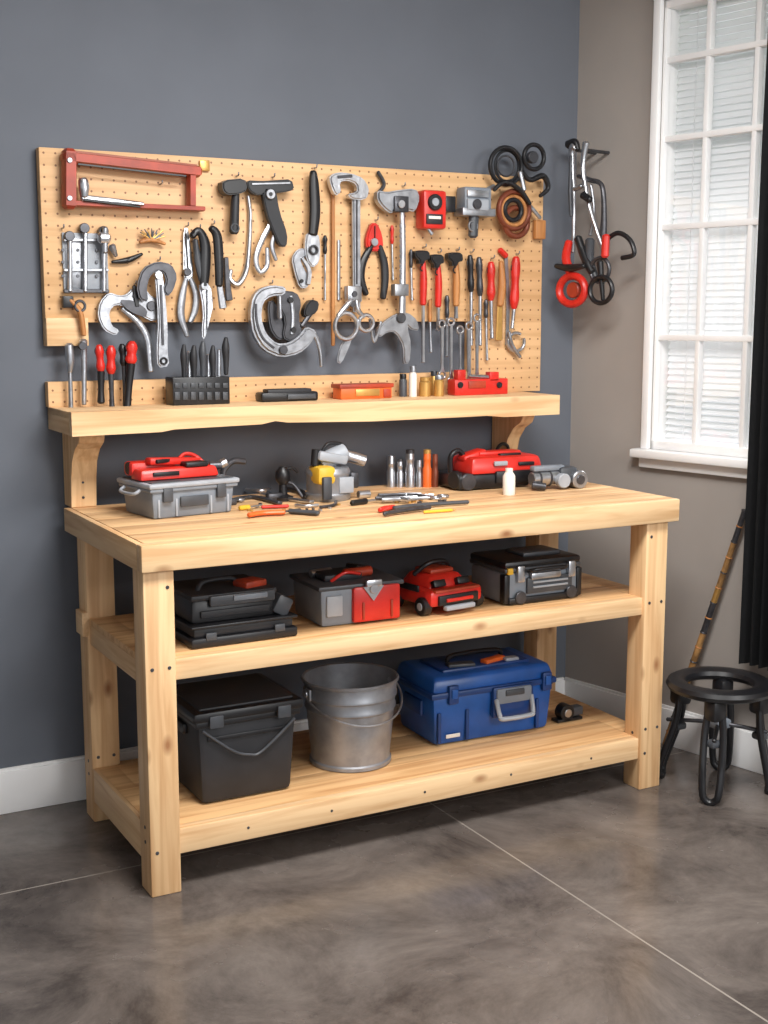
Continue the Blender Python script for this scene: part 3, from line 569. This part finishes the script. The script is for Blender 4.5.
t=B('glue_bottle',(2.285,3.375,TZ)); t.lathe([(0,0),(.019,0),(.02,.004),(.02,.06),(.014,.07),(.012,.072),(.012,.085),(0,.086)],(0,0,0),WPL,seg=24); t.done()
t=B('chrome_angle_grinder',(2.50,3.425,TZ),math.radians(-3))
t.cyl((-.09,0,.035),(.03,0,.04),.024,CHR); t.cyl((-.07,0,.036),(-.062,0,.036),.028,DST); t.cyl((-.03,0,.037),(-.022,0,.037),.028,DST); t.box((.04,0,.045),(.07,.055,.055),DGRY,.012); t.cyl((.075,-.04,.03),(.075,.03,.03),.03,STEEL); t.cyl((.075,-.044,.03),(.075,-.036,.03),.016,DST); t.cyl((.01,-.045,.03),(.01,-.02,.03),.024,LGRY); t.box((-.03,0,.07),(.12,.03,.018),GRY,.006); t.cyl((-.1,-.02,.02),(-.06,-.04,.014),.012,DST); t.done()
t=B('trigger_hook',(2.47,3.73,TZ)); t.pipe([(0,0,.0),(0,0,.09),(.02,0,.12),(.045,0,.115),(.05,0,.09),(.03,0,.085)],.012,BLK); t.box((0,0,.01),(.05,.04,.02),BLK,.004); t.done()
# ---------------------------------------------------------------- middle shelf boxes
t=B('black_tool_case',(1.28,3.275,MZ),math.radians(1))
t.box((0,0,.014),(.31,.27,.026),BLK,.006); t.box((0,0,.04),(.29,.25,.026),BLK2,.006); t.box((0,0,.056),(.31,.27,.008),BLK,.003)
t.box((-.02,.0,.093),(.25,.22,.066),BLK,.012,taper=(.96,.92)); t.box((-.02,.0,.13),(.25,.22,.016),BLK2,.006); t.box((-.0,-.115,.12),(.19,.012,.03),DGRY,.006); t.box((.02,-.122,.124),(.1,.01,.016),GRY,.004); t.box((-.02,-.112,.085),(.2,.008,.02),BLK2,.003)
t.box((.05,-.05,.145),(.075,.06,.02),DRED,.005,rot=(0,0,.3)); t.box((.12,-.02,.085),(.05,.2,.055),DGRY,.01,rot=(0,.5,0)); t.pipe([(-.1,-.04,.138),(-.08,-.04,.16),(.0,-.03,.16),(.02,-.03,.14)],.014,BLK2)
for x in (-.1,.1): t.box((x,-.134,.03),(.03,.008,.02),DGRY,.002)
t.done()
t=B('red_latch_toolbox',(1.66,3.29,MZ),math.radians(-2))
t.box((0,0,.054),(.245,.2,.108),GRY,.01,taper=(1.04,1.05)); t.box((0,0,.112),(.27,.222,.014),DGRY,.005)
t.box((.045,-.106,.058),(.15,.022,.104),RED,.008); t.prism([(-.032,.0),(.032,.0),(.0,-.042)],(.03,-.118,.11),(1,0,0),(0,0,1),.006,LGRY); t.cyl((.03,-.118,.104),(.03,-.13,.104),.014,CHR); t.box((.03,-.124,.12),(.05,.012,.02),CHR,.004)
for x in (-.0,.09): t.box((x,-.119,.04),(.006,.006,.05),DRED,.001)
t.box((-.085,-.104,.06),(.05,.012,.06),LGRY,.004); t.box((-.03,.0,.128),(.12,.1,.02),BLK2,.006); t.cyl((-.02,-.03,.134),(.07,-.02,.134),.014,DRED); t.cyl((-.1,.03,.13),(-.03,.04,.13),.012,CHR); t.box((.06,.04,.13),(.07,.05,.026),BLK,.006,rot=(0,.2,.4)); t.pipe([(-.07,-.05,.12),(-.03,-.06,.144),(.02,-.05,.134)],.01,RED)
t.pipe([(.124,-.06,.09),(.142,-.05,.1),(.142,.05,.1),(.124,.06,.09)],.01,BLK,(0,0,1)); t.done()
t=B('red_floor_jack',(1.955,3.27,MZ),math.radians(8))
t.box((0,0,.05),(.2,.2,.05),RED,.014); t.box((0,.01,.09),(.16,.15,.04),RED,.014,taper=(.7,.75)); t.box((0,.01,.116),(.09,.08,.014),DRED,.006); t.box((0,-.104,.045),(.15,.012,.03),BLK,.004)
t.box((-.045,-.066,.088),(.045,.02,.022),BLK,.004,rot=(-.4,0,0)); t.box((.045,-.066,.088),(.045,.02,.022),BLK,.004,rot=(-.4,0,0)); t.box((-.102,.0,.075),(.008,.09,.02),BLK,.003)
for x in (-.1,.1):
    for y in (-.065,.07): t.cyl((x-.014,y,.027),(x+.014,y,.027),.027,BLK); t.cyl((x-.016,y,.027),(x+.016,y,.027),.012,LGRY)
t.box((0,-.11,.022),(.11,.02,.014),LGRY,.003); t.pipe([(-.07,.02,.105),(-.03,.0,.138),(.03,.0,.138),(.07,.02,.105)],.014,BLK); t.box((.0,-.112,.045),(.1,.008,.01),RED,.002); t.box((0,-.09,.072),(.17,.03,.008),DRED,.003); t.done()
t=B('gray_power_tool_case',(2.285,3.28,MZ),math.radians(0))
t.box((0,0,.05),(.28,.2,.1),GRY,.014); t.box((0,0,.106),(.285,.205,.014),DGRY,.005); t.box((0,0,.122),(.285,.205,.024),BLK,.01); t.box((.02,-.104,.055),(.17,.012,.05),DGRY,.005); t.box((0,-.112,.085),(.11,.012,.02),CHR,.004); t.box((.02,-.111,.05),(.13,.006,.006),LGRY,.001); t.box((.02,-.111,.065),(.13,.006,.006),LGRY,.001)
for x in (-.09,.1): t.box((x,-.108,.095),(.026,.014,.05),CHR,.004); t.cyl((x,-.105,.022),(x,-.115,.022),.02,DST)
for x in (-.135,.135): t.box((x,-.09,.05),(.02,.03,.09),BLK,.004)
t.pipe([(-.06,-.11,.1),(-.055,-.135,.11),(.055,-.135,.11),(.06,-.11,.1)],.012,BLK,(0,0,1)); t.box((-.125,-.1,.105),(.02,.016,.02),YEL,.003); t.box((.03,.0,.139),(.14,.1,.014),DGRY,.005); t.box((.0,-.1,.012),(.26,.02,.02),BLK,.004); t.cyl((.142,-.03,.06),(.157,-.03,.06),.03,DGRY); t.done()
# ---------------------------------------------------------------- bottom shelf
t=B('black_storage_bin',(1.300,3.315,BZ),math.radians(0))
t.box((0,0,.12),(.27,.25,.24),BLK2,.018,taper=(1.1,1.1)); t.box((0,0,.235),(.31,.29,.02),BLK,.005); t.box((0,0,.256),(.325,.305,.03),BLK,.01); t.box((0,0,.272),(.28,.26,.01),BLK2,.006)
t.pipe([(-.135,-.146,.218),(-.05,-.142,.15),(.0,-.14,.13),(.04,-.141,.135),(.135,-.148,.215)],.008,DGRY,(0,-1,0))
for x in (-.148,.148): t.box((x,0,.2),(.024,.1,.03),BLK,.006)
for x in (-.1,.1): t.box((x,-.155,.243),(.04,.01,.035),DGRY,.003)
t.box((0,-.138,.19),(.24,.006,.012),BLK,.002); t.done()
t=B('galvanized_bucket',(1.695,3.335,BZ),0)
t.lathe([(0,.006),(.117,.006),(.119,0),(.124,.002),(.124,.012),(.119,.016),(.121,.05),(.1225,.06),(.1325,.168),(.1375,.173),(.1375,.180),(.1345,.185),(.136,.205),(.141,.21),(.141,.217),(.138,.222),(.140,.25),(.146,.253),(.147,.259),(.144,.263),(.138,.26),(.136,.24),(.116,.012),(0,.012)],(0,0,0),GALV,seg=56)
for sgn in (-1,1): t.cyl((sgn*.134,0,.225),(sgn*.153,0,.225),.014,CHR); t.box((sgn*.143,0,.225),(.008,.05,.035),GALV,.003)
t.pipe([(.155*math.cos(a),-.158*abs(math.sin(a)),.225-.075*math.sin(a)) for a in [i*math.pi/12 for i in range(13)]],.006,STEEL,(0,0,1)); t.done()
t=B('blue_toolbox',(2.190,3.42,BZ),math.radians(-2))
t.box((0,0,.08),(.42,.24,.16),BLUE,.016,taper=(1.06,1.08)); t.box((0,0,.164),(.462,.275,.02),DBLUE,.006); t.box((0,0,.195),(.452,.265,.05),BLUE,.014,taper=(.94,.9)); t.box((0,0,.222),(.32,.16,.014),DBLUE,.006)
t.box((.06,-.138,.12),(.15,.02,.1),DBLUE,.006); t.box((.06,-.146,.14),(.13,.016,.05),GRY,.006); t.box((.06,-.154,.15),(.07,.01,.02),DGRY,.004)
t.pipe([(-.005,-.148,.13),(-.002,-.165,.085),(.01,-.168,.072),(.11,-.168,.072),(.122,-.165,.085),(.125,-.148,.13)],.015,LGRY,(0,0,1))
for x in (-.155,.19): t.box((x,-.137,.165),(.035,.016,.06),DBLUE,.005); t.box((x,-.146,.17),(.02,.008,.03),BLUE,.002)
for x in (-.2,-.1,.16): t.box((x,-.128,.06),(.012,.014,.1),DBLUE,.004)
t.box((-.15,-.1285,.03),(.05,.003,.012),WPL,.001); t.box((-.222,0,.11),(.014,.12,.05),DBLUE,.006)
t.pipe([(-.1,0,.225),(-.08,0,.25),(.08,0,.25),(.1,0,.225)],.015,BLK); t.box((.04,-.05,.234),(.09,.03,.014),ORG,.004,rot=(0,0,.3)); t.box((.1,-.06,.232),(.05,.03,.012),LGRY,.004); t.box((-.08,-.05,.232),(.09,.04,.012),DGRY,.004,rot=(0,0,-.2)); t.done()
t=B('tape_gun',(2.50,3.33,BZ)); t.cyl((-.01,-.02,.03),(-.01,.02,.03),.028,BLK); t.cyl((-.01,-.023,.03),(-.01,.023,.03),.014,CHR); t.box((.03,0,.03),(.05,.035,.03),DGRY,.006); t.box((.0,0,.006),(.1,.04,.01),BLK,.002); t.done()
# ---------------------------------------------------------------- stool and stick
sx,syy,sz=2.825,2.965,.358
t=B('black_stool',(sx,syy,0)); R_=.136
pts=[Vector((R_*math.cos(i*math.tau/40),R_*math.sin(i*math.tau/40),sz-.018)) for i in range(40)]
t.sweep(pts,[.066]*40,[.042]*40,Vector((0,0,1)),BLK,closed=True)
for (ax,ay) in ((-.115,-.10),(-.09,.14),(.11,.10),(.10,-.11)):
    dd=Vector((ax,ay,0)).normalized(); a=dd*.125; e=Vector((ax*1.08,ay*1.08,0)); s_=dd.cross(Vector((0,0,1)))
    L=[a+s_*.012+Vector((0,0,sz-.03)),a*1.03+s_*.028+Vector((0,0,sz*.6)),e+s_*.026+Vector((0,0,.05)),e+s_*.012+Vector((0,0,.012)),e-s_*.012+Vector((0,0,.012)),e-s_*.026+Vector((0,0,.05)),a*1.03-s_*.028+Vector((0,0,sz*.6)),a-s_*.012+Vector((0,0,sz-.03))]
    t.pipe(L,.023,BLK,dd)
    t.box(a*1.03+Vector((0,0,sz*.52)),(.04,.04,.024),DGRY,.008); t.box(a+Vector((0,0,sz-.065)),(.055,.055,.07),BLK,.014)
t.pipe([(-.11,-.1,.20),(0,0,.215),(.11,.10,.20)],.013,BLK,(0,0,1)); t.pipe([(-.09,.14,.20),(0,0,.215),(.10,-.11,.20)],.013,DST,(0,0,1)); t.box((0,0,.215),(.06,.06,.03),GRY,.008); t.done()
t=B('bamboo_stick'); top=meas(745,510,'r',.03)[0]; bot=Vector((2.93,3.33,.014)); nseg=16
for i in range(nseg):
    a=bot.lerp(top,i/nseg); c=bot.lerp(top,(i+1)/nseg); t.cyl(a,c,.0125-.0002*i,(BAM,BRS,DST,BAM)[(i*3+i//3)%4],seg=12); t.cyl(c-(c-a)*.08,c,.0142-.0002*i,DST if i%2 else HW,seg=12)
t.done()
# ---------------------------------------------------------------- light
w=bpy.data.worlds.new('World'); SC.world=w; w.use_nodes=True; bg=w.node_tree.nodes['Background']; bg.inputs[0].default_value=(.93,.96,1,1); bg.inputs[1].default_value=1.05
def area(n,loc,rot,sx_,sy_,e,c=(1,1,1)):
    l=bpy.data.lights.new(n,'AREA'); l.shape='RECTANGLE'; l.size=sx_; l.size_y=sy_; l.energy=e; l.color=c; o=bpy.data.objects.new(n,l); SC.collection.objects.link(o); o.location=loc; o.rotation_euler=rot; return o
area('ceiling_light',(1.5,1.9,2.77),(0,0,0),1.2,.7,102,(1,.985,.965))
def aim(p,q): return (Vector(q)-Vector(p)).to_track_quat('-Z','Y').to_euler()
lp=(2.5,-.9,2.3); area('front_fill_light',lp,aim(lp,(1.6,3.4,.9)),1.3,1.0,60,(1,.995,.985))  # added unseen fill from right front, brightens the bench's right side; not a fixture
l=bpy.data.lights.new('sun','SUN'); l.energy=3.4; l.angle=math.radians(6); l.color=(1,.97,.92); o=bpy.data.objects.new('sun',l); SC.collection.objects.link(o); o.location=(8,3,5); o.rotation_euler=aim((5,2.2,3.6),(0,1.2,0))
